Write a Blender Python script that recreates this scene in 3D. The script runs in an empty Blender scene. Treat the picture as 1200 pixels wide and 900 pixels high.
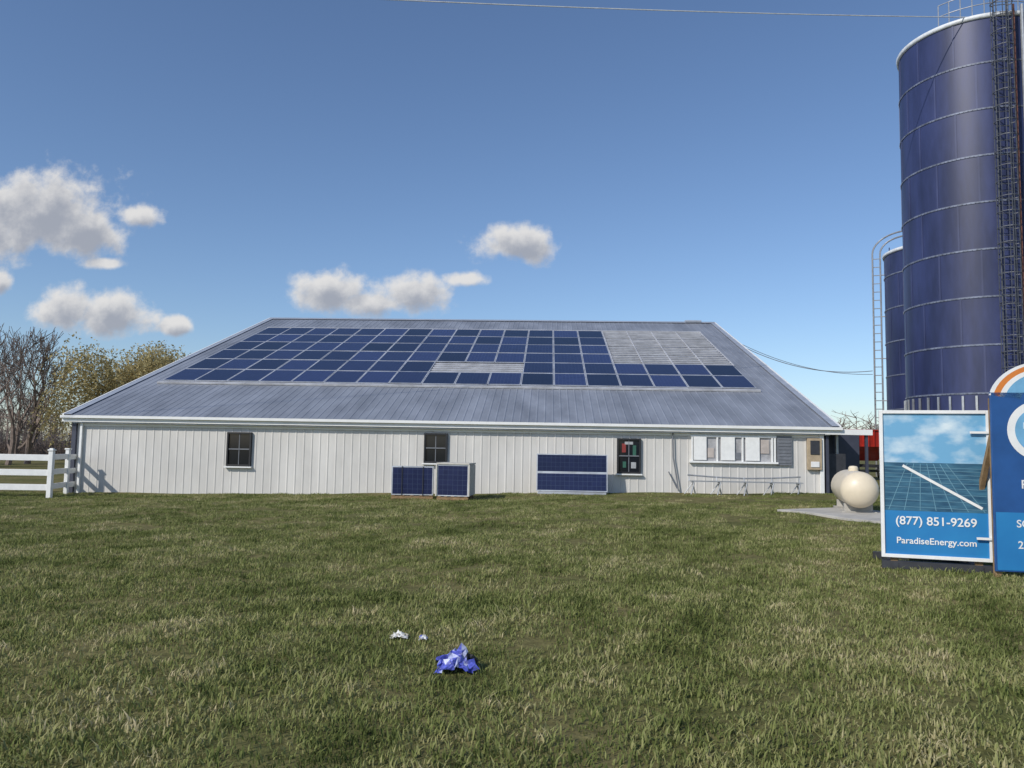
import bpy, math, random
import numpy as np
from mathutils import Vector, Matrix, noise as mnoise
random.seed(7); rng=np.random.default_rng(7)
S=bpy.context.scene
R=math.radians

# ------------------------------------------------------------------ helpers
def link(o,parent=None):
    S.collection.objects.link(o)
    if parent: o.parent=parent
    return o
def empty(name,loc=(0,0,0),rz=0):
    e=bpy.data.objects.new(name,None); e.empty_display_size=.3
    e.location=loc; e.rotation_euler=(0,0,rz); return link(e)
def mesh(name,verts,faces,mats,parent=None,smooth=False,midx=None,loc=(0,0,0),rot=(0,0,0)):
    me=bpy.data.meshes.new(name); me.from_pydata([tuple(v) for v in verts],[],faces); me.update()
    if not isinstance(mats,(list,tuple)): mats=[mats]
    for m in mats: me.materials.append(m)
    if midx: me.polygons.foreach_set('material_index',midx)
    if smooth: me.polygons.foreach_set('use_smooth',[True]*len(me.polygons))
    o=bpy.data.objects.new(name,me); o.location=loc; o.rotation_euler=rot
    return link(o,parent)
class MB:
    def __init__(s): s.v=[];s.f=[];s.m=[]
    def box(s,c,d,m=0,rz=0,M=None):
        x,y,z=d[0]/2,d[1]/2,d[2]/2; b=len(s.v)
        ca,sa=math.cos(rz),math.sin(rz)
        for sx,sy,sz in [(-1,-1,-1),(1,-1,-1),(1,1,-1),(-1,1,-1),(-1,-1,1),(1,-1,1),(1,1,1),(-1,1,1)]:
            p=Vector((sx*x,sy*y,sz*z)); p=Vector((p.x*ca-p.y*sa,p.x*sa+p.y*ca,p.z))
            if M: p=M@p
            s.v.append(Vector(c)+p)
        for q in [(0,3,2,1),(4,5,6,7),(0,1,5,4),(1,2,6,5),(2,3,7,6),(3,0,4,7)]:
            s.f.append(tuple(b+i for i in q)); s.m.append(m)
    def tube(s,p0,p1,r0,r1=None,n=6,m=0,cap=False):
        if r1 is None: r1=r0
        p0=Vector(p0);p1=Vector(p1); d=(p1-p0)
        if d.length<1e-6: return
        d.normalize(); a=d.orthogonal().normalized(); c=d.cross(a); b=len(s.v)
        for p,r in((p0,r0),(p1,r1)):
            for i in range(n):
                t=2*math.pi*i/n; s.v.append(p+a*(r*math.cos(t))+c*(r*math.sin(t)))
        for i in range(n):
            j=(i+1)%n; s.f.append((b+i,b+j,b+n+j,b+n+i)); s.m.append(m)
        if cap:
            s.f.append(tuple(b+i for i in range(n))[::-1]); s.m.append(m)
            s.f.append(tuple(b+n+i for i in range(n))); s.m.append(m)
    def path(s,pts,r,n=6,m=0):
        for a,b in zip(pts[:-1],pts[1:]): s.tube(a,b,r,r,n,m,True)
    def quad(s,a,b,c,d,m=0):
        k=len(s.v); s.v+= [Vector(a),Vector(b),Vector(c),Vector(d)]; s.f.append((k,k+1,k+2,k+3)); s.m.append(m)
    def rev(s,prof,n=48,c=(0,0,0),m=0):
        b=len(s.v); c=Vector(c)
        for r,z in prof:
            for i in range(n):
                t=2*math.pi*i/n; s.v.append(c+Vector((r*math.cos(t),r*math.sin(t),z)))
        for k in range(len(prof)-1):
            for i in range(n):
                j=(i+1)%n; s.f.append((b+k*n+i,b+k*n+j,b+(k+1)*n+j,b+(k+1)*n+i)); s.m.append(m)
    def make(s,name,mats,parent=None,smooth=False,bevel=0,**k):
        o=mesh(name,s.v,s.f,mats,parent,smooth,s.m,**k)
        if bevel:
            md=o.modifiers.new('bevel','BEVEL'); md.width=bevel; md.segments=2; md.limit_method='ANGLE'
        return o

def mat(name,col,rough=.7,metal=0,var=.15,scale=3,bump=0,bscale=40,col2=None,coat=0,stretch=None,rvar=0,spec=.5):
    m=bpy.data.materials.new(name); m.use_nodes=True; nt=m.node_tree; N=nt.nodes; L=nt.links
    b=N['Principled BSDF']; b.inputs['Roughness'].default_value=rough; b.inputs['Metallic'].default_value=metal
    b.inputs['Coat Weight'].default_value=coat; b.inputs['Specular IOR Level'].default_value=spec
    g=N.new('ShaderNodeNewGeometry'); src=g.outputs['Position']
    if stretch:
        mp=N.new('ShaderNodeMapping'); mp.inputs['Scale'].default_value=stretch; L.new(src,mp.inputs[0]); src=mp.outputs[0]
    n=N.new('ShaderNodeTexNoise'); n.inputs['Scale'].default_value=scale; n.inputs['Detail'].default_value=4; n.inputs['Roughness'].default_value=.65
    L.new(src,n.inputs['Vector'])
    r=N.new('ShaderNodeValToRGB'); L.new(n.outputs[0],r.inputs[0])
    c2=col2 or tuple(min(1,c*(1+var)) for c in col)
    c1=tuple(c*(1-var) for c in col)
    r.color_ramp.elements[0].position=.35; r.color_ramp.elements[1].position=.65
    r.color_ramp.elements[0].color=(*c1,1); r.color_ramp.elements[1].color=(*c2,1)
    L.new(r.outputs[0],b.inputs['Base Color'])
    if rvar:
        mr=N.new('ShaderNodeMapRange'); mr.inputs[3].default_value=rough-rvar; mr.inputs[4].default_value=rough+rvar
        L.new(n.outputs[0],mr.inputs[0]); L.new(mr.outputs[0],b.inputs['Roughness'])
    if bump:
        n2=N.new('ShaderNodeTexNoise'); n2.inputs['Scale'].default_value=bscale; n2.inputs['Detail'].default_value=4
        L.new(g.outputs['Position'],n2.inputs['Vector'])
        bp=N.new('ShaderNodeBump'); bp.inputs['Strength'].default_value=bump; bp.inputs['Distance'].default_value=.02
        L.new(n2.outputs[0],bp.inputs['Height']); L.new(bp.outputs[0],b.inputs['Normal'])
    return m

M_wall=mat('white_steel_siding',(.62,.60,.565),.5,0,.10,.9,.08,8,stretch=(1,1,.35))
M_trim=mat('white_trim',(.80,.80,.78),.45,0,.04,2)
M_roof=mat('galvalume_roof',(.255,.275,.315),.52,.2,.2,.55,.05,3,stretch=(1.5,.5,1),rvar=.08)
M_alu=mat('aluminium',(.50,.52,.56),.45,.3,.22,1.2)
M_rail=mat('pale_rail_aluminium',(.52,.52,.53),.5,.2,.2,1.5)
M_black=mat('black_frame',(.02,.02,.022),.5)
M_white=mat('white_paint',(.8,.8,.78),.5,0,.05,5)
M_shadenavy=mat('navy_shade_tone',(.05,.055,.08),.5)  # navy darkened to a shadow tone, for corner trim and porch recess
M_galv=mat('galvanised_steel',(.42,.43,.44),.45,.6,.15,6)
M_dark=mat('dark_steel',(.05,.052,.06),.55,.3,.2,6)
M_rust=mat('rusty_pipe',(.22,.09,.06),.7,.1,.3,5)
M_wood=mat('weathered_wood',(.28,.18,.09),.8,0,.25,8,.3,60)
M_conc=mat('concrete',(.42,.40,.36),.85,0,.15,2,.3,30)
M_silo=mat('blue_glass_enamel',(.027,.036,.105),.46,0,.32,.9,.04,1.0,stretch=(1,1,.22),rvar=.07,spec=.5)
M_silob=mat('blue_enamel_strip',(.045,.056,.135),.5,0,.3,.9,stretch=(1,1,.22))
M_silotrim=mat('silo_rim_white',(.7,.72,.74),.45)
M_seam=mat('silo_seam',(.15,.17,.23),.5,.1,.4,3)
M_cream=mat('cream_tank_paint',(.72,.62,.46),.4,0,.05,3,.03,5)
M_red=mat('red_paint',(.42,.03,.02),.45,0,.2,4)
M_tyre=mat('tyre_rubber',(.02,.02,.02),.85)
M_card=mat('cardboard',(.55,.52,.46),.85,0,.1,6)
M_ridge=mat('ridge_cap_metal',(.42,.45,.50),.45,.3,.1,2)
M_grey=mat('grey_shutter',(.16,.17,.19),.6)
M_tan=mat('tan_door',(.42,.33,.22),.6,0,.15,6)

def glass_mat():
    m=bpy.data.materials.new('window_glass'); m.use_nodes=True; b=m.node_tree.nodes['Principled BSDF']
    b.inputs['Base Color'].default_value=(.012,.014,.018,1); b.inputs['Roughness'].default_value=.08
    return m
M_glass=glass_mat()

def solar_mat():
    m=bpy.data.materials.new('solar_cells'); m.use_nodes=True; nt=m.node_tree; N=nt.nodes; L=nt.links
    b=N['Principled BSDF']; b.inputs['Roughness'].default_value=.3; b.inputs['Specular IOR Level'].default_value=.35
    uv=N.new('ShaderNodeUVMap'); br=N.new('ShaderNodeTexBrick'); br.offset=0
    br.inputs['Scale'].default_value=1; br.inputs['Brick Width'].default_value=.16; br.inputs['Row Height'].default_value=.16
    br.inputs['Mortar Size'].default_value=.004; br.inputs['Mortar'].default_value=(.045,.06,.11,1)
    br.inputs['Color1'].default_value=(.010,.014,.048,1); br.inputs['Color2'].default_value=(.013,.018,.060,1)
    L.new(uv.outputs[0],br.inputs['Vector'])
    g=N.new('ShaderNodeNewGeometry')
    mr=N.new('ShaderNodeMapRange'); mr.inputs[3].default_value=.45; mr.inputs[4].default_value=1.9
    L.new(g.outputs['Random Per Island'],mr.inputs[0])
    mx=N.new('ShaderNodeVectorMath'); mx.operation='SCALE'
    L.new(br.outputs[0],mx.inputs[0]); L.new(mr.outputs[0],mx.inputs['Scale'])
    L.new(mx.outputs[0],b.inputs['Base Color'])
    return m
M_cell=solar_mat()
def cellmesh(name,quads,parent):
    v=[];f=[];uv=[]
    for o,ux,uy,w,h in quads:
        k=len(v); o=Vector(o);ux=Vector(ux);uy=Vector(uy)
        v+=[o,o+ux*w,o+ux*w+uy*h,o+uy*h]; f.append((k,k+1,k+2,k+3)); uv+=[(0,0),(w,0),(w,h),(0,h)]
    ob=mesh(name,v,f,M_cell,parent)
    l=ob.data.uv_layers.new(name='UVMap')
    for i,c in enumerate(uv): l.data[i].uv=c
    return ob

def gh(x,y):
    return .45*math.tanh(x/20)*min(1,max(0,(y+4)/14)) + .018*math.sin(x*1.3+y*.7)+.015*math.sin(y*1.9-x*.6)

# ------------------------------------------------------------------ ground
def ground_mat():
    m=bpy.data.materials.new('lawn_soil'); m.use_nodes=True; nt=m.node_tree; N=nt.nodes; L=nt.links
    b=N['Principled BSDF']; b.inputs['Roughness'].default_value=.95; b.inputs['Specular IOR Level'].default_value=.1
    g=N.new('ShaderNodeNewGeometry')
    def nz(s,d=5):
        n=N.new('ShaderNodeTexNoise'); n.inputs['Scale'].default_value=s; n.inputs['Detail'].default_value=d; n.inputs['Roughness'].default_value=.7
        L.new(g.outputs['Position'],n.inputs['Vector']); return n
    n1=nz(.35); n2=nz(7,5)
    r1=N.new('ShaderNodeValToRGB'); r1.color_ramp.elements[0].position=.35;r1.color_ramp.elements[1].position=.68
    r1.color_ramp.elements[0].color=(.11,.12,.04,1); r1.color_ramp.elements[1].color=(.24,.20,.10,1)
    L.new(n1.outputs[0],r1.inputs[0])
    r2=N.new('ShaderNodeValToRGB'); r2.color_ramp.elements[0].position=.3;r2.color_ramp.elements[1].position=.7
    r2.color_ramp.elements[0].color=(.5,.5,.45,1); r2.color_ramp.elements[1].color=(1.2,1.2,1.1,1)
    L.new(n2.outputs[0],r2.inputs[0])
    mx=N.new('ShaderNodeMix'); mx.data_type='RGBA'; mx.blend_type='MULTIPLY'; mx.inputs[0].default_value=1
    L.new(r1.outputs[0],mx.inputs[6]); L.new(r2.outputs[0],mx.inputs[7]); L.new(mx.outputs[2],b.inputs['Base Color'])
    bp=N.new('ShaderNodeBump'); bp.inputs['Strength'].default_value=.7; bp.inputs['Distance'].default_value=.05
    L.new(n2.outputs[0],bp.inputs['Height']); L.new(bp.outputs[0],b.inputs['Normal'])
    return m
ax=[0]; st=.5
while ax[-1]<2500:
    ax.append(ax[-1]+st)
    if ax[-1]>32: st*=1.25
xs=sorted(set([-a for a in ax]+ax)); ys=xs
V=[(x,y,gh(x,y) if abs(x)<60 and abs(y)<60 else .45*math.tanh(x/20)*(1 if y>10 else 0)) for y in ys for x in xs]
nx=len(xs); F=[(j*nx+i,j*nx+i+1,(j+1)*nx+i+1,(j+1)*nx+i) for j in range(len(ys)-1) for i in range(nx-1)]
mesh('ground',V,F,ground_mat(),smooth=True)

# ------------------------------------------------------------------ grass
def grass_mat():
    m=bpy.data.materials.new('grass_blades'); m.use_nodes=True; nt=m.node_tree; N=nt.nodes; L=nt.links
    for n in list(N): N.remove(n)
    out=N.new('ShaderNodeOutputMaterial'); g=N.new('ShaderNodeNewGeometry')
    def nz(s,d,ro):
        n=N.new('ShaderNodeTexNoise'); n.inputs['Scale'].default_value=s; n.inputs['Detail'].default_value=d; n.inputs['Roughness'].default_value=ro
        L.new(g.outputs['Position'],n.inputs['Vector']); return n.outputs[0]
    def mm(op,a,b_,c=None):
        n=N.new('ShaderNodeMath'); n.operation=op
        for i,q in enumerate((a,b_,c)):
            if q is None: continue
            if isinstance(q,(int,float)): n.inputs[i].default_value=q
            else: L.new(q,n.inputs[i])
        return n.outputs[0]
    v=mm('MULTIPLY_ADD',nz(.5,3,.65),1.1,-.03); v=mm('MULTIPLY_ADD',mm('SUBTRACT',nz(3.0,3,.7),.5),1.0,v)
    dp=N.new('ShaderNodeVectorMath'); dp.operation='DOT_PRODUCT'; L.new(g.outputs['Position'],dp.inputs[0]); dp.inputs[1].default_value=(4.6,-2.2,0)
    v=mm('MULTIPLY_ADD',mm('SINE',dp.outputs['Value'],None),.04,v)
    v=mm('MULTIPLY_ADD',g.outputs['Random Per Island'],.30,v)
    r=N.new('ShaderNodeValToRGB'); e=r.color_ramp.elements
    e[0].position=.34; e[0].color=(.075,.096,.030,1); e[1].position=1.0; e[1].color=(.56,.48,.29,1)
    x=e.new(.54); x.color=(.165,.195,.062,1); x=e.new(.70); x.color=(.260,.280,.105,1); x=e.new(.86); x.color=(.37,.35,.165,1)
    L.new(v,r.inputs[0])
    d=N.new('ShaderNodeBsdfDiffuse'); L.new(r.outputs[0],d.inputs['Color'])
    t=N.new('ShaderNodeBsdfTranslucent'); L.new(r.outputs[0],t.inputs[0]); mx=N.new('ShaderNodeMixShader'); mx.inputs[0].default_value=.22
    L.new(d.outputs[0],mx.inputs[1]); L.new(t.outputs[0],mx.inputs[2]); L.new(mx.outputs[0],out.inputs[0])
    return m
M_grass=grass_mat()
clumps=bpy.data.collections.new('grass_clumps')
for k in range(6):
    v=[];f=[]
    for i in range(300):
        rr=.34*math.sqrt(random.random()); t=random.random()*6.283
        x,y=rr*math.cos(t),rr*math.sin(t)
        q=mnoise.noise(Vector((x*9+k*13,y*9,k)))
        h=random.uniform(.018,.046)*(1+1.5*q); w=random.uniform(.003,.006)
        if rr>.28: h*=.8
        az=random.random()*6.283; lean=random.uniform(.3,1.4)*h; dx,dy=math.cos(az)*lean,math.sin(az)*lean
        b2=az+math.pi/2+random.uniform(-.7,.7); wx,wy=math.cos(b2)*w,math.sin(b2)*w; n=len(v)
        v+=[(x-wx,y-wy,-.01),(x+wx,y+wy,-.01),(x+dx*.35+wx*.8,y+dy*.35+wy*.8,h*.6),(x+dx*.35-wx*.8,y+dy*.35-wy*.8,h*.6),(x+dx,y+dy,h)]
        f+=[(n,n+1,n+2,n+3),(n+3,n+2,n+4)]
    me=bpy.data.meshes.new('clump'); me.from_pydata(v,[],f); me.materials.append(M_grass)
    clumps.objects.link(bpy.data.objects.new('grass_clump',me))
pts=[]
def addpts(y0,y1,dens):
    hw=.85*y1+3; s=1/math.sqrt(dens)
    for y in np.arange(y0,y1,s):
        for x in np.arange(-hw,hw,s):
            x_=x+rng.uniform(-.5,.5)*s; y_=y+rng.uniform(-.5,.5)*s
            if abs(x_)>.80*y_+2.5: continue
            fy=28.8-(x_+2.5)*.0465
            if y_>fy-.1 and -16.6<x_<11.9: continue
            if 16.1<y_<20.8 and 6.8+(20.6-y_)*.26<x_<9.2+(20.6-y_)*.17: continue
            q=mnoise.noise(Vector((x_*.9,y_*.9,0)))+.5*mnoise.noise(Vector((x_*3,y_*3,5)))
            if q<-.42 and random.random()<.55: continue
            if (x_-6.5)**2/16+(y_-25.5)**2/5<1 and random.random()<.75: continue
            if y_>fy-1.0 and random.random()<.45: continue
            pts.append((x_,y_,gh(x_,y_)))
addpts(2.4,9,8.5); addpts(9,16,5.5); addpts(16,31,3.4)
gme=bpy.data.meshes.new('grass'); gme.from_pydata(pts,[],[]); gob=link(bpy.data.objects.new('grass',gme))
ng=bpy.data.node_groups.new('grass_scatter','GeometryNodeTree')
ng.interface.new_socket('Geometry',in_out='INPUT',socket_type='NodeSocketGeometry'); ng.interface.new_socket('Geometry',in_out='OUTPUT',socket_type='NodeSocketGeometry')
gi=ng.nodes.new('NodeGroupInput'); go=ng.nodes.new('NodeGroupOutput'); ip=ng.nodes.new('GeometryNodeInstanceOnPoints')
ci=ng.nodes.new('GeometryNodeCollectionInfo'); ci.inputs[0].default_value=clumps; ci.inputs['Separate Children'].default_value=True; ci.inputs['Reset Children'].default_value=True
rv=ng.nodes.new('FunctionNodeRandomValue'); rv.data_type='FLOAT_VECTOR'; rv.inputs[0].default_value=(-.04,-.04,0); rv.inputs[1].default_value=(.04,.04,6.283)
rs=ng.nodes.new('FunctionNodeRandomValue'); rs.data_type='FLOAT'; rs.inputs[2].default_value=.75; rs.inputs[3].default_value=1.35
ng.links.new(gi.outputs[0],ip.inputs['Points']); ng.links.new(ci.outputs[0],ip.inputs['Instance']); ip.inputs['Pick Instance'].default_value=True
ng.links.new(rv.outputs[0],ip.inputs['Rotation']); ng.links.new(rs.outputs[1],ip.inputs['Scale']); ng.links.new(ip.outputs[0],go.inputs[0])
md=gob.modifiers.new('scatter','NODES'); md.node_group=ng

# ------------------------------------------------------------------ barn
barn=empty('metal_barn',(-2.5,28.8,0),R(-2.66))
HL=14.25; RW=21.2; ZE=2.58; ZR=9.75; sl=(ZR-ZE)/RW
def ribprof(x0,x1,pitch,hgt,base=.0):
    P=[];x=x0
    while x<x1-1e-6:
        e=min(x+pitch,x1)
        P+=[(x,0)]
        if e-x>.12: P+=[(e-.07,0),(e-.05,hgt),(e-.02,hgt)]
        x=e
    P.append((x1,0)); return P
P=ribprof(-HL,HL,.3,.014)
v=[];f=[]; n=len(P)
YS=[0,5.3,10.6,15.9,RW,RW+5.3,RW+10.6,RW+15.9,2*RW]
for y in YS:
    z=ZE+sl*(y if y<=RW else 2*RW-y)
    for x,h in P: v.append((x,y,z+h))
for k in range(len(YS)-1):
    for i in range(n-1): f.append((k*n+i,k*n+i+1,(k+1)*n+i+1,(k+1)*n+i))
mesh('roof',v,f,M_roof,barn)
b=MB(); b.quad((-HL,.02,ZE-.05),(HL,.02,ZE-.05),(HL,RW,ZR-.05),(-HL,RW,ZR-.05)); b.quad((-HL,RW,ZR-.05),(HL,RW,ZR-.05),(HL,2*RW-.02,ZE-.05),(-HL,2*RW-.02,ZE-.05)); b.make('roof_underside',M_wood,barn)
zb=-.6
P=ribprof(-13.85,13.7,.3,.014); v=[];f=[];n=len(P)
for z in (zb,2.62):
    for x,h in P: v.append((x,.25-h,z))
f=[(i,i+1,n+i+1,n+i) for i in range(n-1)]
mesh('front_wall',v,f,M_wall,barn)
b=MB()
for x in(-13.85,13.7):
    k=len(b.v); b.v+=[Vector(p) for p in((x,.26,zb),(x,2*RW-.25,zb),(x,2*RW-.25,2.6),(x,RW,ZR-.1),(x,.26,2.6))]; b.f.append((k,k+1,k+2,k+3,k+4)); b.m.append(0)
b.quad((-13.85,2*RW-.25,zb),(13.7,2*RW-.25,zb),(13.7,2*RW-.25,2.6),(-13.85,2*RW-.25,2.6)); b.make('side_walls',M_wall,barn)
b=MB()
b.box((0,-.015,ZE-.125),(2*HL+.06,.03,.22)); b.box((0,.12,ZE-.27),(2*HL-.7,.2,.02))
b.box((0,-.085,ZE-.045),(2*HL+.1,.11,.10))
for x in(-HL-.02,HL+.02):
    for s_ in(0,1):
        y0,y1=(0,RW) if s_==0 else (2*RW,RW)
        for dz0,dz1,hw in((.06,-.2,.03),):
            k=len(b.v)
            for yy,zz in((y0,ZE),(y1,ZR)):
                b.v+=[Vector((x-hw,yy,zz+dz0)),Vector((x+hw,yy,zz+dz0)),Vector((x+hw,yy,zz+dz1)),Vector((x-hw,yy,zz+dz1))]
            for q in((0,1,5,4),(1,2,6,5),(2,3,7,6),(3,0,4,7),(0,3,2,1),(4,5,6,7)): b.f.append(tuple(k+i for i in q)); b.m.append(0)
b.make('fascia_and_gutter',M_trim,barn)
b=MB()
x0,x1=-HL,HL
b.quad((x0,RW-.35,ZR-.35*sl+.05),(x1,RW-.35,ZR-.35*sl+.05),(x1,RW,ZR+.07),(x0,RW,ZR+.07)); b.quad((x0,RW,ZR+.07),(x1,RW,ZR+.07),(x1,RW+.35,ZR-.35*sl+.05),(x0,RW+.35,ZR-.35*sl+.05))
b.box((12.9,RW,ZR+.07),(1.0,.5,.10))
b.make('ridge_cap',M_ridge,barn)
b=MB()
for sx in(-1,1):
    x0=sx*(HL-.28); x1=sx*HL
    b.quad((x0,0,ZE+.045),(x1,0,ZE+.045),(x1,RW,ZR+.045),(x0,RW,ZR+.045))
b.make('rake_flashing',M_ridge,barn)
b=MB(); b.box((-13.9,.19,1.0),(.16,.10,2.9),0); b.make('corner_trim_shaded',M_shadenavy,barn)  # navy corner trim with its shadow put into the colour
b=MB(); b.box((-13.62,.17,1.0),(.09,.09,2.7),0); b.box((13.66,.19,1.15),(.14,.1,2.6),0); b.box((0,.215,2.25),(27.3,.03,.1)); b.make('downspout_and_trim',M_trim,barn,bevel=.01)
b=MB(); b.path([(8.35,.14,2.3),(8.37,.14,1.4),(8.5,.12,.6),(8.55,.1,.2)],.025,6); b.path([(8.2,.14,.9),(8.5,.1,.3)],.02); b.make('cable_conduit',M_grey,barn)
def window(x,z0,z1,w,extra=None):
    b=MB(); t=.06; yc=.20; h=z1-z0; zc=(z0+z1)/2
    b.box((x-w/2+t/2,yc,zc),(t,.12,h)); b.box((x+w/2-t/2,yc,zc),(t,.12,h))
    b.box((x,yc,z1-t/2),(w-2*t,.12,t)); b.box((x,yc,z0+t/2),(w-2*t,.12,t)); b.box((x,yc+.01,zc),(w-2*t,.08,.045),1)
    b.box((x,yc+.015,zc),(.03,.05,h-2*t-.002),1)
    b.make('window_frame',[M_black,M_grey],barn,bevel=.005)
    g=MB(); g.quad((x-w/2+t,.205,z0+t),(x+w/2-t,.205,z0+t),(x+w/2-t,.205,z1-t),(x-w/2+t,.205,z1-t)); g.make('window_glass_pane',M_glass,barn)
    s=MB(); s.box((x,.17,z0-.03),(w+.1,.16,.05)); s.make('window_sill',M_trim,barn)
window(-7.6,.80,2.06,.92); window(-.27,1.05,2.14,.86); window(6.78,.80,2.07,.86)
M_pred=mat('poster_red',(.24,.035,.03),.6); M_pgreen=mat('poster_green',(.035,.13,.09),.6); M_ppink=mat('curtain_pink',(.5,.44,.40),.7); M_pw=mat('poster_grey',(.35,.36,.37),.6)
M_board=mat('pale_board',(.34,.34,.35),.6,0,.2,4)
b=MB(); b.box((6.60,.196,1.72),(.14,.008,.32),0); b.box((6.98,.196,1.62),(.12,.008,.4),1); b.box((6.62,.196,1.12),(.12,.008,.22),1); b.box((6.95,.196,1.1),(.18,.008,.22),2); b.box((6.78,.194,1.9),(.3,.006,.1),2)
b.make('window_posters',[M_pred,M_pgreen,M_pw],barn)
b=MB(); x0,x1=9.05,12.0; z0,z1=1.27,2.2
b.box(((x0+x1)/2,.19,z1),(x1-x0+.1,.1,.07)); b.box(((x0+x1)/2,.17,z0),(x1-x0+.2,.16,.07))
for x in(x0,9.95,10.85,11.9,x1): b.box((x,.192,(z0+z1)/2),(.06,.09,z1-z0-.07))
b.make('window_band_frame',M_white,barn,bevel=.006)
b=MB(); b.quad((x0,.206,z0),(x1,.206,z0),(x1,.206,z1),(x0,.206,z1)); b.make('window_band_backing',M_board,barn)
b=MB()
for x,w in((9.33,.46),(10.32,.5),(11.2,.5)): b.box((x,.15,(z0+z1)/2+.02),(w,.03,z1-z0-.1),0)
b.box((11.65,.185,1.85),(.3,.02,.5),1); b.box((9.72,.185,1.6),(.22,.02,.35),1); b.box((10.68,.185,1.5),(.2,.02,.25),2)
b.make('window_shutters',[M_white,M_ppink,M_grey],barn,bevel=.006)
b=MB(); b.box((12.33,.18,1.72),(.52,.07,1.05),0)
for i in range(8): b.box((12.33,.14,1.3+i*.12),(.44,.02,.05),0)
b.make('louvered_shutter',M_grey,barn)
b=MB(); b.box((13.38,.14,1.62),(.5,.14,1.12),0); b.box((13.38,.06,1.85),(.32,.03,.5),1); b.box((13.38,.055,1.25),(.3,.02,.2),2)
b.make('meter_cabinet',[M_tan,M_dark,M_white],barn,bevel=.01)
b=MB(); b.box((14.55,1.6,2.42),(1.6,3.2,.09),0); b.box((14.55,-.01,2.42),(1.66,.03,.2),0); b.box((15.2,3.0,1.3),(.1,.1,2.2),0); b.make('porch_roof_and_post',M_trim,barn,bevel=.006)
b=MB(); b.box((15.2,.1,1.25),(.09,.09,2.2),0); b.box((14.95,3.25,1.1),(2.4,.08,2.6),0); b.box((13.85,1.6,1.1),(.1,2.9,2.5),0); b.box((14.3,.9,.9),(.7,.6,1.5),1); b.make('porch_walls_shade_toned',[M_shadenavy,M_dark],barn)  # near-black walls and box colour in the shade of the porch recess

sv=Vector((0,1,sl)).normalized(); nv=Vector((0,-sl,1)).normalized()
NC,NR=18,6; X0=-13.0; PW=25.6/NC; Y0=4.9; SH=(17.5-4.9)/NR*math.sqrt(1+sl*sl)
quads=[];fr=MB(); base=Vector((0,0,ZE))
missing=lambda r,c:(r>=2 and c>=14) or (r==1 and c in(8,9,10))
Mr=Matrix.Rotation(math.atan(sl),3,'X')
random.seed(3)
for r in range(NR):
    for c in range(NC):
        if missing(r,c): continue
        dj=nv*random.uniform(-.008,.008)
        o=base+Vector((X0+c*PW,0,0))+sv*(Y0*math.sqrt(1+sl*sl)+r*SH)+dj
        ctr=o+Vector((PW/2,0,0))+sv*(SH/2)+nv*.09
        fr.box(ctr,(PW-.015,SH-.02,.04),0,M=Mr)
        quads.append((o+Vector((.045,0,0))+sv*.075+nv*.1125,(1,0,0),sv,PW-.09,SH-.15))
fr.make('solar_panel_frames',M_alu,barn); cellmesh('solar_panel_cells',quads,barn)
b=MB(); LS=Y0*math.sqrt(1+sl*sl)
for r in range(NR):
    for q in(.12,.31,.5,.69,.88):
        if r>=2: b.box(base+sv*(LS+(r+q)*SH)+nv*.05+Vector((X0+14*PW+2*PW,0,0)),(4*PW,.10,.05),0,M=Mr)
        if r==1: b.box(base+sv*(LS+(r+q)*SH)+nv*.05+Vector((X0+9.5*PW,0,0)),(3*PW-.02,.17,.05),0,M=Mr)
b.box(base+sv*(LS-.22)+nv*.06+Vector((X0+12.8,0,0)),(25.8,.14,.08),0,M=Mr)
b.box(base+sv*(LS+6*SH+.15)+nv*.06+Vector((X0+12.8,0,0)),(25.8,.14,.08),0,M=Mr)
for c in range(14,19): b.box(base+sv*(LS+4*SH)+nv*.09+Vector((X0+c*PW+.03,0,0)),(.06,SH*4,.03),0,M=Mr)
b.make('mounting_rails',M_rail,barn)

# ------------------------------------------------------------------ bench
bn=empty('long_metal_bench',(8.15,27.45,gh(8.15,27.45)),R(-2.66))
b=MB()
for y in(-.16,0,.16): b.box((0,y,.46),(3.8,.11,.03))
for x in(-1.8,-.9,0,.9,1.8):
    b.tube((x,-.2,.44),(x-.12,-.24,0),.025,n=6); b.tube((x,.2,.44),(x+.12,.24,0),.025,n=6); b.tube((x,-.2,.40),(x,.2,.40),.02)
    b.tube((x-.3,0,.02),(x,0,.44),.018)
b.path([(-1.95,.26,.66),(-1,.26,.6),(0,.26,.57),(1,.26,.6),(1.95,.26,.66)],.028)
for x in(-1.9,-.95,0,.95,1.9): b.tube((x,.22,.45),(x,.26,.62),.02)
b.make('bench_frame',M_galv,bn)

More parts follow.
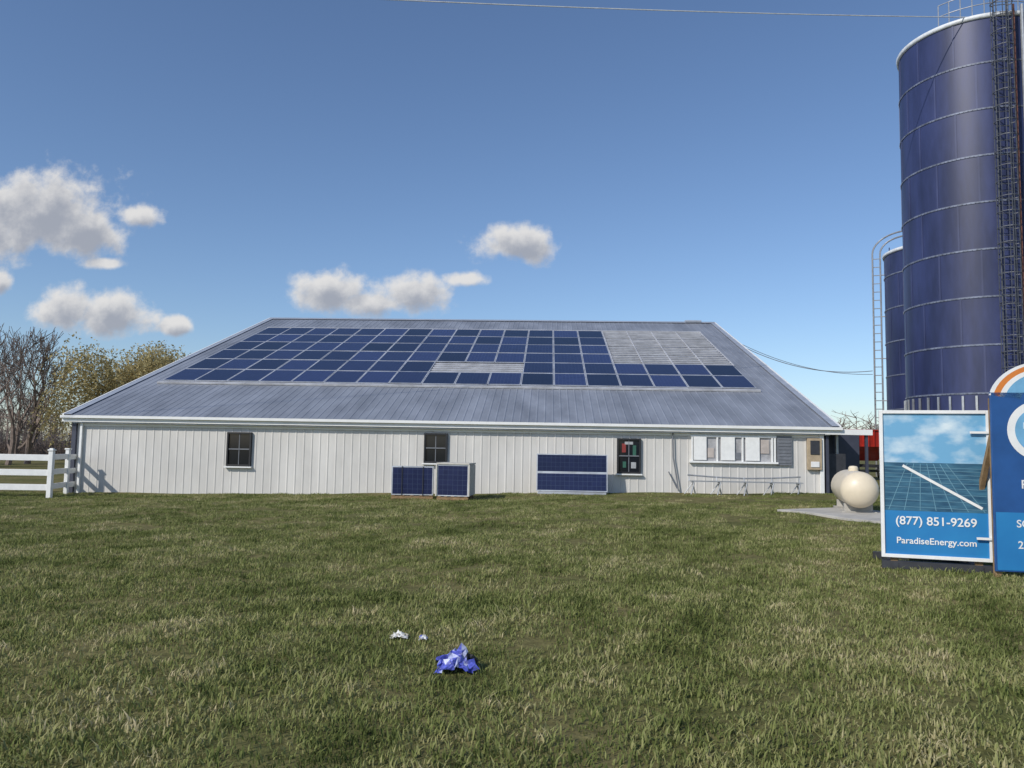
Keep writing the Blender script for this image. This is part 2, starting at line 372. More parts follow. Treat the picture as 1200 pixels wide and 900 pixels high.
# ------------------------------------------------------------------ solar panels on ground
def module(b,quads,c,w,h,M3):
    c=Vector(c); ux=M3@Vector((1,0,0)); uz=M3@Vector((0,0,1)); ny=M3@Vector((0,-1,0))
    b.box(c,(w,.04,h),0,M=M3)
    quads.append((c-ux*(w/2-.035)-uz*(h/2-.035)+ny*.023,ux,uz,w-.07,h-.07))
def crate(name,x,y,w,h,depth,nmod,lean=0,carton=True,rz=0):
    e=empty(name,(x,y,gh(x,y)-.01),rz); b=MB(); q=[]
    M3=Matrix.Rotation(lean,3,'X')
    p=MB()
    for i in range(5): p.box((-w/2+.08+(w-.16)*i/4,depth/2,.125),(.1,depth,.025))
    for i in range(3): p.box((0,.06+(depth-.12)*i/2,.065),(w,.09,.09))
    p.make('pallet',M_wood,e)
    for i in range(nmod):
        module(b,q,(0,.03+i*(depth-.06)/max(1,nmod-1),.14+h/2),w,h,M3)
    b.make('module_frames',M_alu,e)
    cellmesh('module_cells',q,e)
    c=MB()
    if carton:
        c.box((0,depth/2+.03,.14+h+.03),(w+.05,depth+.1,.05),0)
        for sx in(-1,1): c.box((sx*(w/2+.012),depth/2+.05,.14+h*.5),(.02,depth-.02,h-.03),0)
        for sx in(-1,1): c.box((sx*(w/2+.02),-.005,.14+h*.5),(.05,.05,h),0)
        c.make('carton_corners_and_lid',M_card,e,bevel=.006)
    else:
        for sx in(-.25,.25): c.box((sx*w,-.012,.14+h*.5),(.02,.012,h+.02),0)
        c.make('strapping',M_dark,e)
    return e
crate('crate_of_solar_panels',-3.16,25.6,1.34,.92,.45,7,carton=False,rz=R(3))
crate('crate_of_solar_panels',-1.84,25.3,1.02,1.0,1.15,14,carton=True,rz=R(-7))
e=empty('leaning_solar_panel',(2.17,27.95,gh(2.17,27.95)),R(-2.66)); b=MB();q=[]; M3=Matrix.Rotation(R(-8),3,'X')
module(b,q,(0,0,.1+.33),2.5,.655,M3); module(b,q,(0,.092,.1+.33+.655),2.5,.655,M3)
for x in(-1.1,0,1.1): b.box((x,.14,.62),(.05,.08,1.3),0,M=M3); b.tube((x,.2,1.2),(x,.6,.0),.025)
b.box((0,.05,.05),(2.4,.3,.08)); b.make('frame_and_stand',M_alu,e); cellmesh('cells',q,e)

# ------------------------------------------------------------------ silos
def silo(name,cx,cy,r,H,seam,ladang,cage=True,dome=True):
    z0=gh(cx,cy)-.1; e=empty(name,(cx,cy,z0)); H=H-z0
    b=MB(); b.rev([(r,z) for z in np.linspace(0,H,12)],128); b.make('shell',M_silo,e,smooth=True)
    s=MB(); z=seam
    while z<H-.4:
        s.rev([(r-.01,z-.035),(r+.025,z-.035),(r+.025,z+.035),(r-.01,z+.035)],128)
        for i in range(120):
            t=2*math.pi*i/120; s.box(((r+.03)*math.cos(t),(r+.03)*math.sin(t),z),(.03,.03,.03),0,rz=t)
        z+=seam
    z=0;k=0
    while z<H-.3:
        h=min(seam,H-z)-.08
        for i in range(12):
            t=2*math.pi*(i+.5*(k%2))/12; s.box(((r+.004)*math.cos(t),(r+.004)*math.sin(t),z+seam/2),(.03,.07,h),1,rz=t)
        z+=seam;k+=1
    s.make('sheet_seams',[M_seam,M_silob],e)
    s=MB()
    for i in range(40):
        t=2*math.pi*i/40; s.box(((r+.06)*math.cos(t),(r+.06)*math.sin(t),1.9),(.06,.08,3.8),0,rz=t)
    s.rev([(r+.02,0),(r+.25,0),(r+.25,.4),(r+.02,.4)],64,m=1)
    s.make('base_stiffeners',[M_galv,M_conc],e)
    s=MB(); s.rev([(r+.01,H-.16),(r+.07,H-.14),(r+.10,H),(r+.02,H+.05),(r-.05,H+.02)],96); s.make('rim',M_silotrim,e,smooth=True)
    s=MB(); s.rev([(r-.03,H),(r*.75,H+.35),(r*.4,H+.65),(.35,H+.8),(.35,H+1.05),(0.01,H+1.1)],64); s.make('roof_dome',M_silo,e,smooth=True)
    s=MB(); a0=ladang-.75; a1=ladang+.6; rr=r-.15
    prev=None
    for i in range(10):
        t=a0+(a1-a0)*i/9; p=Vector((rr*math.cos(t),rr*math.sin(t),H))
        s.tube(p,p+Vector((0,0,1.05)),.025)
        if prev is not None:
            for zz in(.55,1.05): s.tube(prev+Vector((0,0,zz)),p+Vector((0,0,zz)),.022)
        prev=p
    s.make('top_railing',M_galv,e)
    s=MB(); ca,sa=math.cos(ladang),math.sin(ladang); rad=Vector((ca,sa,0)); tan=Vector((-sa,ca,0)); w=.24
    o0=rad*(r+.22)
    for sg in(-1,1): s.tube(o0+tan*w*sg+Vector((0,0,1)),o0+tan*w*sg+Vector((0,0,H+1)),.03)
    z=1.2
    while z<H+.9: s.tube(o0-tan*w+Vector((0,0,z)),o0+tan*w+Vector((0,0,z)),.016,n=5); z+=.3
    z=1.5
    while z<H:
        for sg in(-1,1): s.tube(o0+tan*w*sg+Vector((0,0,z)),rad*(r)+tan*w*sg+Vector((0,0,z)),.02,n=5)
        z+=2
    if cage:
        z=3
        def hp(t,z): return o0+rad*(.08+.55*math.cos(t))+tan*(.40*math.sin(t))+Vector((0,0,z))
        while z<H+.9:
            ps=[o0-tan*w+Vector((0,0,z))]+[hp(t,z) for t in np.linspace(-1.5,1.5,9)]+[o0+tan*w+Vector((0,0,z))]
            for a,b_ in zip(ps[:-1],ps[1:]): s.tube(a,b_,.022,n=4)
            z+=.62
        for t in(-1.4,-.8,-.25,.25,.8,1.4): s.tube(hp(t,3),hp(t,H+.9),.016,n=4)
    s.make('ladder_with_cage',M_ladder if cage else M_dark,e)
    return e,z0,H
M_ladder=mat('ladder_grey_steel',(.11,.115,.13),.5,.3,.25,5)
sa_,z0a,Ha=silo('blue_silo',20.45,34,3.03,19.85,1.95,R(-104))
s=MB(); t=R(-95)
for k,(dt,rr,mm) in enumerate(((0,.05,0),(R(6),.07,1))):
    p=Vector((3.25*math.cos(t+dt),3.25*math.sin(t+dt),0)); s.tube(p,p+Vector((0,0,Ha+.2)),rr,n=8,m=mm)
s.make('fill_pipes',[M_rust,M_galv],sa_)
sb_,z0b,Hb=silo('blue_silo',24.8,45,3.0,13.4,1.95,R(-60),cage=False)
s=MB(); d=Vector((-.91,.42,0)); o0=d*3.2; o1=d*3.62
for p in(o0,o1): s.tube(p+Vector((0,0,0)),p+Vector((0,0,Hb+.2)),.05,n=6)
z=.5
while z<Hb: s.tube(o0+Vector((0,0,z)),o1+Vector((0,0,z)),.025,n=5); z+=.5
z=2
while z<Hb: s.tube(o0+Vector((0,0,z)),d*2.95+Vector((0,0,z)),.03,n=5); z+=2.5
for rr,oo in((2.0,o1),(1.55,o0)):
    ps=[]
    for i in range(11):
        a=math.pi*i/20; ps.append(oo+Vector((0,0,Hb+.2))-d*(rr*(1-math.cos(a)))+Vector((0,0,rr*.65*math.sin(a))))
    s.path(ps,.05,6)
s.make('ladder_tower',M_galv,sb_)

# ------------------------------------------------------------------ advertising signs
def signpic(name,kind):
    m=bpy.data.materials.new(name); m.use_nodes=True; nt=m.node_tree; N=nt.nodes; L=nt.links
    b=N['Principled BSDF']; b.inputs['Roughness'].default_value=.35
    tc=N.new('ShaderNodeTexCoord'); mp=N.new('ShaderNodeMapping'); L.new(tc.outputs['Object'],mp.inputs[0])
    n=N.new('ShaderNodeTexNoise'); n.inputs['Detail'].default_value=6; L.new(mp.outputs[0],n.inputs['Vector'])
    r=N.new('ShaderNodeValToRGB'); L.new(n.outputs[0],r.inputs[0]); e=r.color_ramp.elements
    if kind=='sky': mp.inputs['Scale'].default_value=(2,1,3.5); n.inputs['Scale'].default_value=1.3; e[0].position=.44;e[0].color=(.16,.39,.60,1);e[1].position=.72;e[1].color=(.66,.76,.80,1)
    elif kind=='sea': mp.inputs['Scale'].default_value=(2,1,9); n.inputs['Scale'].default_value=2; e[0].position=.35;e[0].color=(.020,.075,.14,1);e[1].position=.7;e[1].color=(.06,.18,.27,1)
    else: n.inputs['Scale'].default_value=1.5; e[0].position=.3;e[0].color=(.02,.17,.42,1);e[1].position=.7;e[1].color=(.03,.24,.52,1)
    L.new(r.outputs[0],b.inputs['Base Color']); return m
M_ssky=signpic('sign_sky_print','sky'); M_ssea=signpic('sign_array_print','sea'); M_sblue=signpic('sign_blue_print','blue')
M_sdeep=mat('sign_deep_blue',(.02,.085,.26),.35,0,.12,2); M_or=mat('orange_paint',(.70,.22,.04),.5,0,.1,4); M_lb=mat('light_blue_print',(.16,.38,.58),.4)
M_lg=mat('light_grid_print',(.15,.31,.40),.4)
def text(body,parent,loc,size,align='CENTER'):
    c=bpy.data.curves.new('lettering','FONT'); c.body=body; c.size=size; c.align_x=align; c.extrude=.001; c.offset=size*.012
    c.materials.append(M_white); o=bpy.data.objects.new('lettering',c); o.location=loc; o.rotation_euler=(R(90),0,0); return link(o,parent)
g1=gh(5.6,10.5)
sg=empty('advertising_sign',(5.62,10.5,g1),R(-18))
W,H0,H1=1.32,.16,2.12
b=MB(); t=.045
b.box((-W/2+t/2,0,(H0+H1)/2),(t,.05,H1-H0)); b.box((W/2-t/2,0,(H0+H1)/2),(t,.05,H1-H0)); b.box((0,0,H1-t/2),(W-2*t,.05,t)); b.box((0,0,H0+t/2),(W-2*t,.05,t)); b.box((0,.015,(H0+H1)/2),(W-2*t,.012,H1-H0-2*t))
b.make('sign_frame_and_back',M_white,sg,bevel=.004)
xa,xb=-W/2+t,W/2-t
def band(name,z0,z1,m,y=.005):
    b=MB(); b.quad((xa,y,z0),(xb,y,z0),(xb,y,z1),(xa,y,z1)); return b.make(name,m,sg)
band('sky_print',1.42,H1-t,M_ssky); band('array_print',.78,1.42,M_ssea); band('blue_print',H0+t,.78,M_sblue)
b=MB()
def seg(p,q,w,m=0,lift=.001):
    p=Vector((p[0],0,p[1]));q=Vector((q[0],0,q[1])); d=(q-p).normalized(); nn=Vector((-d.z,0,d.x))*w/2; yy=Vector((0,lift,0))
    b.quad(p-nn+yy,q-nn+yy,q+nn+yy,p+nn+yy,m)
seg((-.38,1.38),(.55,.84),.035,0,-.003)
for i in range(9):
    xt=-.5+i*.13; xb_=-.56+(i-1)*.19
    if abs(xb_)<.6: seg((xt*.6-.1,1.41),(xb_,.79),.008,1,.002)
for i,z in enumerate((.84,.93,1.02,1.10,1.17,1.23,1.28,1.33,1.37)): seg((-.6,z),(.6,z-.02),.006,1,.0005)
b.make('array_picture_lines',[M_white,M_lg],sg)
text('(877) 851-9269',sg,(0,-.003,.60),.155); text('ParadiseEnergy.com',sg,(0,-.003,.35),.118)
b=MB()
for x in(-.5,.5):
    b.box((x,.06,1.05),(.09,.06,2.1)); M3=Matrix.Rotation(R(28),3,'X'); b.box((x,.55,.85),(.07,.06,1.9),M=M3)
b.box((0,.06,.06),(1.3,.09,.1),1); b.box((0,1.0,.06),(1.3,.09,.1),1); b.box((-.5,.5,.05),(.09,1,.09),1); b.box((.5,.5,.05),(.09,1,.09),1)
b.make('support_posts_and_base',[M_wood,M_dark],sg)
b=MB(); b.box((.62,-.04,1.83),(.4,.02,.03)); b.box((.64,-.04,.46),(.35,.02,.03)); b.make('brace_bars',M_white,sg)
s2=empty('advertising_sign',(6.68,9.82,gh(6.6,9.8)),R(-8)); W2=1.3; z0,z1=.07,2.30
b=MB(); b.box((0,.02,(z0+z1)/2),(W2,.04,z1-z0)); b.make('sign_board',M_sdeep,s2,bevel=.006)
b=MB(); b.quad((-W2/2+.02,-.003,z0+.02),(W2/2-.02,-.003,z0+.02),(W2/2-.02,-.003,.8),(-W2/2+.02,-.003,.8)); b.make('blue_lower_print',M_sblue,s2)
b=MB(); n=48; b.v.append(Vector((-.1,-.006,1.82)))
for i in range(n):
    a=2*math.pi*i/n; b.v.append(Vector((-.1+.37*math.cos(a),-.006,1.82+.37*math.sin(a))))
for i in range(n): b.f.append((0,1+i,1+(i+1)%n)); b.m.append(0)
k=len(b.v); b.v.append(Vector((-.1,-.009,1.82)))
for i in range(n):
    a=2*math.pi*i/n; b.v.append(Vector((-.1+.28*math.cos(a),-.009,1.82+.28*math.sin(a))))
for i in range(n): b.f.append((k,k+1+i,k+1+(i+1)%n)); b.m.append(1)
b.box((-.1,-.012,1.88),(.36,.004,.08),0); b.box((-.1,-.012,1.72),(.28,.004,.06),2)
b.make('round_logo',[M_white,M_lb,M_or],s2)
text('PARADISE',s2,(-.0,-.006,1.1),.15); text('SOLAR',s2,(-.2,-.007,.62),.13); text('222-7600',s2,(-.14,-.007,.36),.13)
b=MB()
for j,(ri,ro,mm) in enumerate(((.62,.70,0),(.70,.79,1),(.79,.84,0),(.40,.62,2))):
    for i in range(24):
        a=math.pi*(.06+.88*i/24); a2=math.pi*(.06+.88*(i+1)/24)
        P0=lambda r,a,y:Vector((r*.82*math.cos(a)+.02,y,2.16+r*.64*math.sin(a)))
        b.quad(P0(ri,a2,.0),P0(ri,a,.0),P0(ro,a,.0),P0(ro,a2,.0),mm); b.quad(P0(ri,a,.03),P0(ri,a2,.03),P0(ro,a2,.03),P0(ro,a,.03),mm)
        if ro==.84: b.quad(P0(ro,a2,0),P0(ro,a,0),P0(ro,a,.03),P0(ro,a2,.03),mm)
b.make('arched_header',[M_white,M_or,M_lb],s2)
b=MB()
for x in(-.6,.6): b.box((x,.075,1.1),(.07,.07,2.25)); M3=Matrix.Rotation(R(28),3,'X'); b.box((x,.55,.9),(.06,.06,1.9),M=M3)
b.make('wood_posts',M_wood,s2)

# ------------------------------------------------------------------ propane tank
pt=empty('propane_tank',(8.45,19.2,gh(8.45,19.2)+.06),R(-17))
b=MB(); r=.44; n=28; sec=[]
for i in range(9): a=math.pi/2*i/8; sec.append((r*math.sin(a),-r*.75*math.cos(a)))
for i in range(9): a=math.pi/2*i/8; sec.append((r*math.cos(a),2.3+r*.75*math.sin(a)))
for q_,yy in sec:
    q_=max(q_,.002)
    for i in range(n): a=2*math.pi*i/n; b.v.append(Vector((q_*math.cos(a),yy,.56+q_*math.sin(a))))
for k in range(len(sec)-1):
    for i in range(n): j=(i+1)%n; b.f.append((k*n+i,k*n+j,(k+1)*n+j,(k+1)*n+i)); b.m.append(0)
b.make('tank_shell',M_cream,pt,smooth=True)
b=MB()
for y in(.3,2.0): b.box((0,y,.09),(.65,.12,.24),0); b.box((0,y,-.02),(.8,.4,.1),0)
b.rev([(.12,.96),(.12,1.06),(.09,1.11),(.01,1.12)],20,c=(0,1.15,0),m=1); b.make('saddles_and_valve_dome',[M_conc,M_cream],pt)

# concrete path (thin poured strip, irregular quad, several slabs)
b=MB()
cl=[(6.95,20.7,9.0,20.9),(7.35,19.4,9.2,19.5),(7.65,18.1,9.45,18.1),(7.9,17.0,9.6,16.9),(8.1,16.2,9.7,16.0)]
for (a0,a1,a2,a3),(c0,c1,c2,c3) in zip(cl[:-1],cl[1:]):
    zt=lambda x,y:gh(x,y)+.055
    g_=.012
    top=[Vector((c0,c1+g_,zt(c0,c1))),Vector((c2,c3+g_,zt(c2,c3))),Vector((a2,a3-g_,zt(a2,a3))),Vector((a0,a1-g_,zt(a0,a1)))]
    k=len(b.v); b.v+=top+[p-Vector((0,0,.2)) for p in top]
    b.f.append((k,k+1,k+2,k+3)); b.m.append(0)
    for i in range(4): j=(i+1)%4; b.f.append((k+i,k+4+i,k+4+j,k+j)); b.m.append(0)
b.make('concrete_path',M_conc,bevel=.01)
wg=empty('red_farm_wagon',(17.6,41,gh(17.6,41)),R(12))
b=MB()
for z,w,d in((1.0,.7,1.2),(1.7,1.25,1.9),(2.5,1.25,1.9)):
    b.v+=[Vector((-w,-d,z)),Vector((w,-d,z)),Vector((w,d,z)),Vector((-w,d,z))]
for l in(0,4):
    for i in range(4): j=(i+1)%4; b.f.append((l+i,l+j,l+4+j,l+4+i)); b.m.append(0)
b.f.append((3,2,1,0)); b.m.append(0)
for i in range(-4,5): b.box((i*.3,-1.92,2.1),(.05,.05,.8),0)
b.box((0,0,2.52),(2.6,3.9,.06),0); b.make('wagon_box',M_red,wg)
b=MB(); b.box((0,0,.75),(.3,4.2,.15),1); b.box((0,-1.4,.5),(1.8,.12,.12),1); b.box((0,1.4,.5),(1.8,.12,.12),1); b.tube((0,-2.1,.6),(0,-3.6,.4),.05,m=1)
for x in(-.95,.95):
    for y in(-1.4,1.4): b.tube((x-.13,y,.45),(x+.13,y,.45),.45,.45,20,0,True); b.tube((x-.14,y,.45),(x+.14,y,.45),.22,.22,14,2,True)
b.make('running_gear',[M_tyre,M_dark,M_white],wg)

# ------------------------------------------------------------------ fence
fe=empty('white_rail_fence',(0,0,0)); b=MB()
fx=lambda i:-15.75-2.45*i
fy=lambda x:27.2-(x+15.3)*-.06
for i in range(9):
    x=fx(i); y=fy(x); g=gh(x,y); b.box((x,y,g+.79),(.15,.15,1.62)); b.box((x,y,g+1.63),(.2,.2,.05)); b.box((x,y,g+1.675),(.12,.12,.04))
    if i<8:
        x2=fx(i+1); y2=fy(x2); g_=(g+gh(x2,y2))/2
        for z in(.35,.85,1.36): b.box(((x+x2)/2,(y+y2)/2,g_+z),(abs(x2-x)-.13,.05,.21),rz=math.atan2(y-y2,x-x2))
for k in range(2):
    y=27.2+1.6*(k+1); x=-15.75-.35*(k+1); g=gh(x,y); b.box((x,y,g+.79),(.13,.13,1.62)); b.box((x,y,g+1.63),(.18,.18,.05))
    for z in(.35,.85,1.36): b.box((x+.17,y-.8,g+z),(.05,1.5,.19),rz=.21)
b.make('posts_and_rails',M_white,fe,bevel=.008)

# ------------------------------------------------------------------ wires
def sagline(a,b_,sag,n=28):
    a=Vector(a);b_=Vector(b_); return [a.lerp(b_,t)-Vector((0,0,4*sag*t*(1-t))) for t in np.linspace(0,1,n)]
w=MB(); w.path(sagline((19.0,31.6,19.95),(-30.8,17.5,13.3),.45,40),.022,5); w.make('overhead_wire',M_silotrim)
w=MB(); w.path(sagline((13.2,49,8.9),(20.6,44.8,6.4),.8),.022,5); w.path(sagline((13.0,46,8.2),(20.6,44.8,6.2),.55),.016,5); w.make('overhead_wire',M_grey)
w=MB(); w.tube((-30.8,17.5,-.5),(-30.8,17.5,14.2),.16,.11,12,cap=True); w.box((-30.8,17.5,13.4),(.12,2,.12)); w.make('utility_pole',M_wood)

# ------------------------------------------------------------------ trees
M_bark=mat('grey_bark',(.20,.155,.13),.9,0,.25,3); M_wbark=mat('willow_bark',(.22,.17,.08),.9,0,.2,3)
def leafmat(name,c1,c2):
    m=bpy.data.materials.new(name); m.use_nodes=True; nt=m.node_tree; N=nt.nodes; L=nt.links
    for n in list(N): N.remove(n)
    out=N.new('ShaderNodeOutputMaterial'); g=N.new('ShaderNodeNewGeometry'); r=N.new('ShaderNodeValToRGB'); L.new(g.outputs['Random Per Island'],r.inputs[0])
    r.color_ramp.elements[0].color=(*c1,1); r.color_ramp.elements[1].color=(*c2,1)
    d=N.new('ShaderNodeBsdfDiffuse'); t=N.new('ShaderNodeBsdfTranslucent'); mx=N.new('ShaderNodeMixShader'); mx.inputs[0].default_value=.35
    L.new(r.outputs[0],d.inputs[0]); L.new(r.outputs[0],t.inputs[0]); L.new(d.outputs[0],mx.inputs[1]); L.new(t.outputs[0],mx.inputs[2]); L.new(mx.outputs[0],out.inputs[0]); return m
M_wleaf=leafmat('willow_leaves',(.32,.26,.12),(.58,.49,.25))
def rv3(s): return Vector((random.gauss(0,s),random.gauss(0,s),random.gauss(0,s)))
def grow(b,p,d,L,r,depth,tips,up=.08,spread=.6,nch=(2,3),rmin=.0,side=.7):
    n=3
    for i in range(n):
        d=(d+rv3(.13)+Vector((0,0,up))).normalized(); q=p+d*(L/n); r2=max(rmin,r*.87)
        b.tube(p,q,r,r2,7 if depth>4 else (4 if depth>1 else 3)); p=q;r=r2
        if depth>0 and i<n-1 and random.random()<side:
            dd=(d+rv3(spread)).normalized(); grow(b,p,dd,L*random.uniform(.55,.8),max(rmin,r*.55),depth-1,tips,up,spread,nch,rmin,side)
    tips.append((p,d,depth))
    if depth<=0: return
    for k in range(random.randint(*nch)):
        dd=(d+rv3(spread*.75)).normalized(); grow(b,p,dd,L*random.uniform(.66,.86),max(rmin,r*random.uniform(.6,.75)),depth-1,tips,up,spread,nch,rmin,side)
def bare(x,y,h,seed):
    random.seed(seed); b=MB(); tips=[]
    grow(b,Vector((0,0,-.3)),Vector((0,0,1)),h*.27,h*.02,5,tips,.09,.42,(2,2),.020,.62)
    zm=max(v.z for v in b.v); s=h/zm
    b.v=[v*s for v in b.v]
    return b.make('bare_tree',M_bark,loc=(x,y,gh(x,y) if abs(x)<60 and abs(y)<60 else -.4))
for i,(u,D,h) in enumerate(((-.665,60,11.3),(-.635,64,11.8),(-.61,68,11.6),(-.705,57,11.6),(-.77,64,12),(-.655,78,13.5),(-.625,82,13.6),(-.685,84,13.6),(-.60,90,13.6))):
    bare(u*D,D,h,20+i)
random.seed(5); b=MB(); tips=[]
grow(b,Vector((0,0,-.3)),Vector((0,0,1)),3.2,.36,4,tips,.05,.72)
xs_=[p.x for p,_,_ in tips]; cxm=(max(xs_)+min(xs_))/2; zm=max(v.z for v in b.v); s=10.9/zm; kx=3.9/((max(xs_)-min(xs_))/2)
T=lambda p:Vector(((p.x-cxm*min(1,p.z/3))*kx,p.y*s*1.1,p.z*s))
b.v=[T(v) for v in b.v]; tips=[(T(p),d,k) for p,d,k in tips]
# extra hanging tips filling the dome volume unevenly
for i in range(130):
    a=random.uniform(0,6.283); el=math.asin(random.uniform(.0,1)); rr=random.uniform(.55,1)
    p=Vector((4.2*rr*math.cos(a)*math.cos(el),4.4*rr*math.sin(a)*math.cos(el),5.0+5.6*rr*math.sin(el)))
    if mnoise.noise(p*.45)<-.18: continue
    tips.append((p,Vector((math.cos(a),math.sin(a),.2)),1)); b.tube(Vector((0,0,3.2)).lerp(p,.35),p,.03,.012,3)
lf=MB()
def strand(q,dr,ln):
    ns=int(ln/.15)
    for i in range(ns):
        q=q+dr*.15; dr=(dr+Vector((0,0,-.2))+rv3(.05)).normalized()
        if q.z<.8: break
        a=rv3(1).normalized()*random.uniform(.06,.13); c=rv3(1).normalized()*random.uniform(.06,.13); cc=q+rv3(.1)
        lf.quad(cc-a,cc-c,cc+a,cc+c)
    return q
for p,d,k in tips:
    if k>2: continue
    for j in range(8):
        q=p+rv3(.55); q0=q.copy(); dr=Vector((random.gauss(0,.5),random.gauss(0,.5),-.1)).normalized()
        q=strand(q,dr,random.uniform(.8,3.2))
        if j==0: b.tube(q0,q,.012,.005,3)
wt=empty('willow_tree',(-33.0,70,-.45)); b.make('trunk_and_limbs',M_wbark,wt); lf.make('foliage',M_wleaf,wt)
random.seed(11); b=MB()
for i in range(600):
    az=random.uniform(-1.25,1.25); D=random.uniform(170,260); x=D*math.tan(az*.75); h=random.uniform(6,11)
    p=Vector((x,D,-.5)); top=p+Vector((random.gauss(0,.6),0,h)); b.tube(p,top,.25,.04,4)
    for j in range(14):
        t=random.uniform(.2,1); s0=p.lerp(top,t); s1=s0+Vector((random.gauss(0,1.8),random.gauss(0,1.2),random.uniform(.4,2.2))); b.tube(s0,s1,.12,.04,3)
        for q_ in range(2):
            s2_=s0.lerp(s1,random.uniform(.3,1)); b.tube(s2_,s2_+Vector((random.gauss(0,1),random.gauss(0,.6),random.uniform(.2,1.2))),.06,.03,3)
b.make('distant_tree_row',M_bark)
random.seed(12); b=MB()
for i in range(4500):
    x=random.uniform(-95,-22); y=random.uniform(82,92); p=Vector((x,y,-.5)); q=p+Vector((random.gauss(0,.5),random.gauss(0,.5),random.uniform(.8,3.4))); b.tube(p,q,.045,.015,3)
    b.tube(p.lerp(q,.5),p.lerp(q,.5)+Vector((random.gauss(0,.5),random.gauss(0,.5),random.uniform(.2,.9))),.03,.01,3)
b.make('brush_hedgerow',M_bark)

# ------------------------------------------------------------------ litter on the lawn
M_bag=mat('blue_plastic',(.10,.12,.50),.3,0,.5,30,.4,60); M_bagw=mat('pale_plastic',(.45,.48,.68),.35,0,.3,30); M_paper=mat('paper_scrap',(.72,.72,.70),.7)
def crumple(name,loc,sz,mats,seed,white=.3):
    random.seed(seed); b=MB(); n=16
    for j in range(n+1):
        for i in range(n+1):
            u=i/n*2-1; v_=j/n*2-1; rr=max(0,1-(u*u+v_*v_)*.6)
            q=Vector((u*3+seed,v_*3,0)); h=mnoise.noise(q)*.5+mnoise.noise(q*2.6)*.5
            b.v.append(Vector((sz[0]*(u*.5+.2*mnoise.noise(q+Vector((5,0,0)))),sz[1]*(v_*.5+.2*mnoise.noise(q+Vector((0,7,0)))),sz[2]*max(0.02,rr*(.6+h)))))
    for j in range(n):
        for i in range(n):
            k=j*(n+1)+i; b.f.append((k,k+1,k+n+2,k+n+1)); m_=1 if mnoise.noise(Vector((i*.35+seed,j*.35,3)))>white else 0
            if len(mats)>2 and i>n-6 and j>n-12: m_=2
            b.m.append(m_)
    o=b.make(name,mats,loc=loc); return o
crumple('blue_plastic_bag',(-.38,6.1,gh(-.4,6.1)+.01),(.28,.28,.20),[M_bag,M_bagw,M_black],3,.15)
crumple('crumpled_paper',(-.93,6.95,gh(-.93,6.95)+.02),(.15,.11,.055),[M_paper,M_card],9,.1)
crumple('crumpled_paper',(-.72,6.9,gh(-.72,6.9)+.02),(.07,.09,.045),[M_paper,M_bag],13,.2)

# ------------------------------------------------------------------ world
W_=bpy.data.worlds.new('World'); S.world=W_; W_.use_nodes=True; nt=W_.node_tree; N=nt.nodes; L=nt.links
bg=N['Background']; bg.inputs[1].default_value=.12
sky=N.new('ShaderNodeTexSky'); sky.sky_type='NISHITA'; sky.sun_disc=False; EL,AZ=R(36),R(225)
sky.sun_elevation=EL; sky.sun_rotation=AZ; sky.altitude=100; sky.air_density=1.0; sky.dust_density=.5; sky.ozone_density=3.4
cg=bpy.data.node_groups.new('cloud_field','ShaderNodeTree')
cg.interface.new_socket('P',in_out='INPUT',socket_type='NodeSocketVector'); cg.interface.new_socket('D',in_out='OUTPUT',socket_type='NodeSocketFloat')
gi=cg.nodes.new('NodeGroupInput'); go=cg.nodes.new('NodeGroupOutput')
def gm(op,a,b_=None):
    n=cg.nodes.new('ShaderNodeMath'); n.operation=op
    for i,x in enumerate((a,b_)):
        if x is None: continue
        if isinstance(x,(int,float)): n.inputs[i].default_value=x
        else: cg.links.new(x,n.inputs[i])
    return n.outputs[0]
nz=cg.nodes.new('ShaderNodeTexNoise'); nz.inputs['Scale'].default_value=24; nz.inputs['Detail'].default_value=6; nz.inputs['Roughness'].default_value=.6; cg.links.new(gi.outputs[0],nz.inputs['Vector'])
nb=cg.nodes.new('ShaderNodeTexNoise'); nb.inputs['Scale'].default_value=11; nb.inputs['Detail'].default_value=1; cg.links.new(gi.outputs[0],nb.inputs['Vector'])
CL=[(-.619,.296,.13,.060),(-.675,.270,.10,.052),(-.560,.272,.08,.048),(-.490,.291,.040,.018),
(-.575,.171,.050,.034),(-.515,.162,.06,.034),(-.527,.228,.034,.010),(-.662,.206,.018,.020),(-.430,.149,.021,.014),
(-.238,.200,.058,.030),(-.133,.194,.065,.029),(-.17,.182,.07,.018),(-.062,.215,.034,.012),(.005,.264,.068,.028),
(-.95,.30,.14,.05),(1.05,.26,.14,.04)]
cur=None
for cx,cz,rx,rz_ in CL:
    s1=cg.nodes.new('ShaderNodeVectorMath'); s1.operation='MULTIPLY_ADD'; s1.inputs[1].default_value=(1/rx,1/rz_,0); s1.inputs[2].default_value=(-cx/rx,-cz/rz_,0); cg.links.new(gi.outputs[0],s1.inputs[0])
    s3=cg.nodes.new('ShaderNodeVectorMath'); s3.operation='LENGTH'; cg.links.new(s1.outputs[0],s3.inputs[0])
    d=gm('SUBTRACT',1.0,s3.outputs['Value'])
    if cur is None: cur=d
    else:
        n=cg.nodes.new('ShaderNodeMath'); n.operation='SMOOTH_MAX'; n.inputs[2].default_value=.15; cg.links.new(cur,n.inputs[0]); cg.links.new(d,n.inputs[1]); cur=n.outputs[0]
x=gm('ADD',cur,gm('MULTIPLY',gm('SUBTRACT',nz.outputs[0],.5),1.8)); x=gm('ADD',x,gm('MULTIPLY',gm('SUBTRACT',nb.outputs[0],.5),1.0))
cg.links.new(x,go.inputs[0])
tc=N.new('ShaderNodeTexCoord'); sx=N.new('ShaderNodeSeparateXYZ'); L.new(tc.outputs['Generated'],sx.inputs[0])
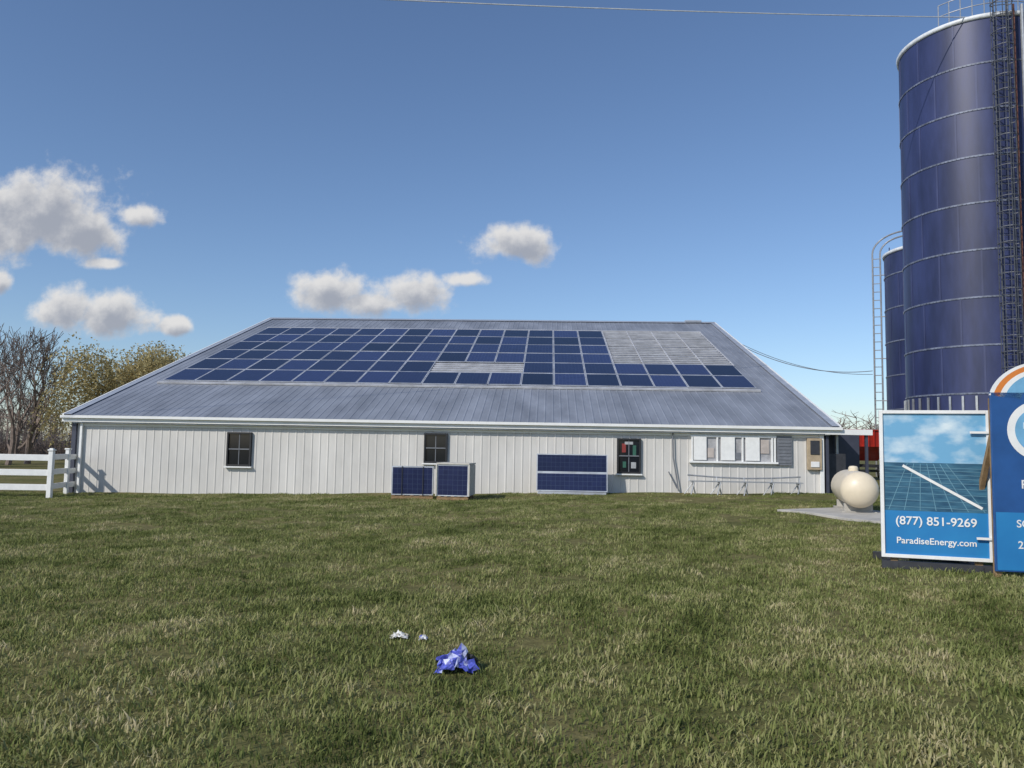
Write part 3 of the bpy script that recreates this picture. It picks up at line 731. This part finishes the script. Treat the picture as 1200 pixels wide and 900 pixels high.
def wm(op,a,b_=None,c=None):
    n=N.new('ShaderNodeMath'); n.operation=op
    for i,q in enumerate((a,b_,c)):
        if q is None: continue
        if isinstance(q,(int,float)): n.inputs[i].default_value=q
        else: L.new(q,n.inputs[i])
    return n.outputs[0]
yy=wm('MAXIMUM',sx.outputs[1],.05); tx=wm('DIVIDE',sx.outputs[0],yy); tz=wm('DIVIDE',sx.outputs[2],yy)
cb=N.new('ShaderNodeCombineXYZ'); L.new(tx,cb.inputs[0]); L.new(tz,cb.inputs[1])
def field(off):
    v_=N.new('ShaderNodeVectorMath'); v_.operation='ADD'; v_.inputs[1].default_value=off; L.new(cb.outputs[0],v_.inputs[0])
    g=N.new('ShaderNodeGroup'); g.node_tree=cg; L.new(v_.outputs[0],g.inputs[0]); return g.outputs[0]
d0=field((0,0,0)); d1=field((-.006,.014,0))
def mrange(src,a,b_,c,d):
    m=N.new('ShaderNodeMapRange'); m.interpolation_type='SMOOTHSTEP'
    for i,q in enumerate((a,b_,c,d)): m.inputs[i+1].default_value=q
    L.new(src,m.inputs[0]); return m.outputs[0]
mask=wm('MULTIPLY',mrange(d0,-.10,.55,0,.95),mrange(sx.outputs[1],.08,.15,0,1))
shade=mrange(d1,-.1,1.0,0,1)
cc=N.new('ShaderNodeMix'); cc.data_type='RGBA'; L.new(shade,cc.inputs[0]); cc.inputs[6].default_value=(6.4,6.3,6.2,1); cc.inputs[7].default_value=(3.0,3.2,3.7,1)
tint=N.new('ShaderNodeMix'); tint.data_type='RGBA'; tint.blend_type='MULTIPLY'; tint.inputs[0].default_value=1; L.new(sky.outputs[0],tint.inputs[6]); tint.inputs[7].default_value=(.95,.98,1.05,1)
mx=N.new('ShaderNodeMix'); mx.data_type='RGBA'; L.new(mask,mx.inputs[0]); L.new(tint.outputs[2],mx.inputs[6]); L.new(cc.outputs[2],mx.inputs[7])
L.new(mx.outputs[2],bg.inputs[0])

sd=bpy.data.lights.new('sun','SUN'); sd.energy=3.4; sd.angle=R(.5); sd.color=(1,.95,.87)
so=link(bpy.data.objects.new('sun',sd)); to=Vector((math.sin(AZ)*math.cos(EL),math.cos(AZ)*math.cos(EL),math.sin(EL)))
so.rotation_euler=to.to_track_quat('Z','Y').to_euler(); so.location=to*60

cd=bpy.data.cameras.new('camera'); cd.sensor_width=36; cd.lens=27.7; cd.clip_end=6000; cd.clip_start=.05
co=link(bpy.data.objects.new('camera',cd)); co.matrix_world=Matrix.Translation((0,0,1.65))@Matrix.Rotation(R(94.64),4,'X')@Matrix.Rotation(R(1.0),4,'Z')
S.camera=co
S.view_settings.view_transform='Standard'; S.view_settings.look='None'; S.view_settings.exposure=0
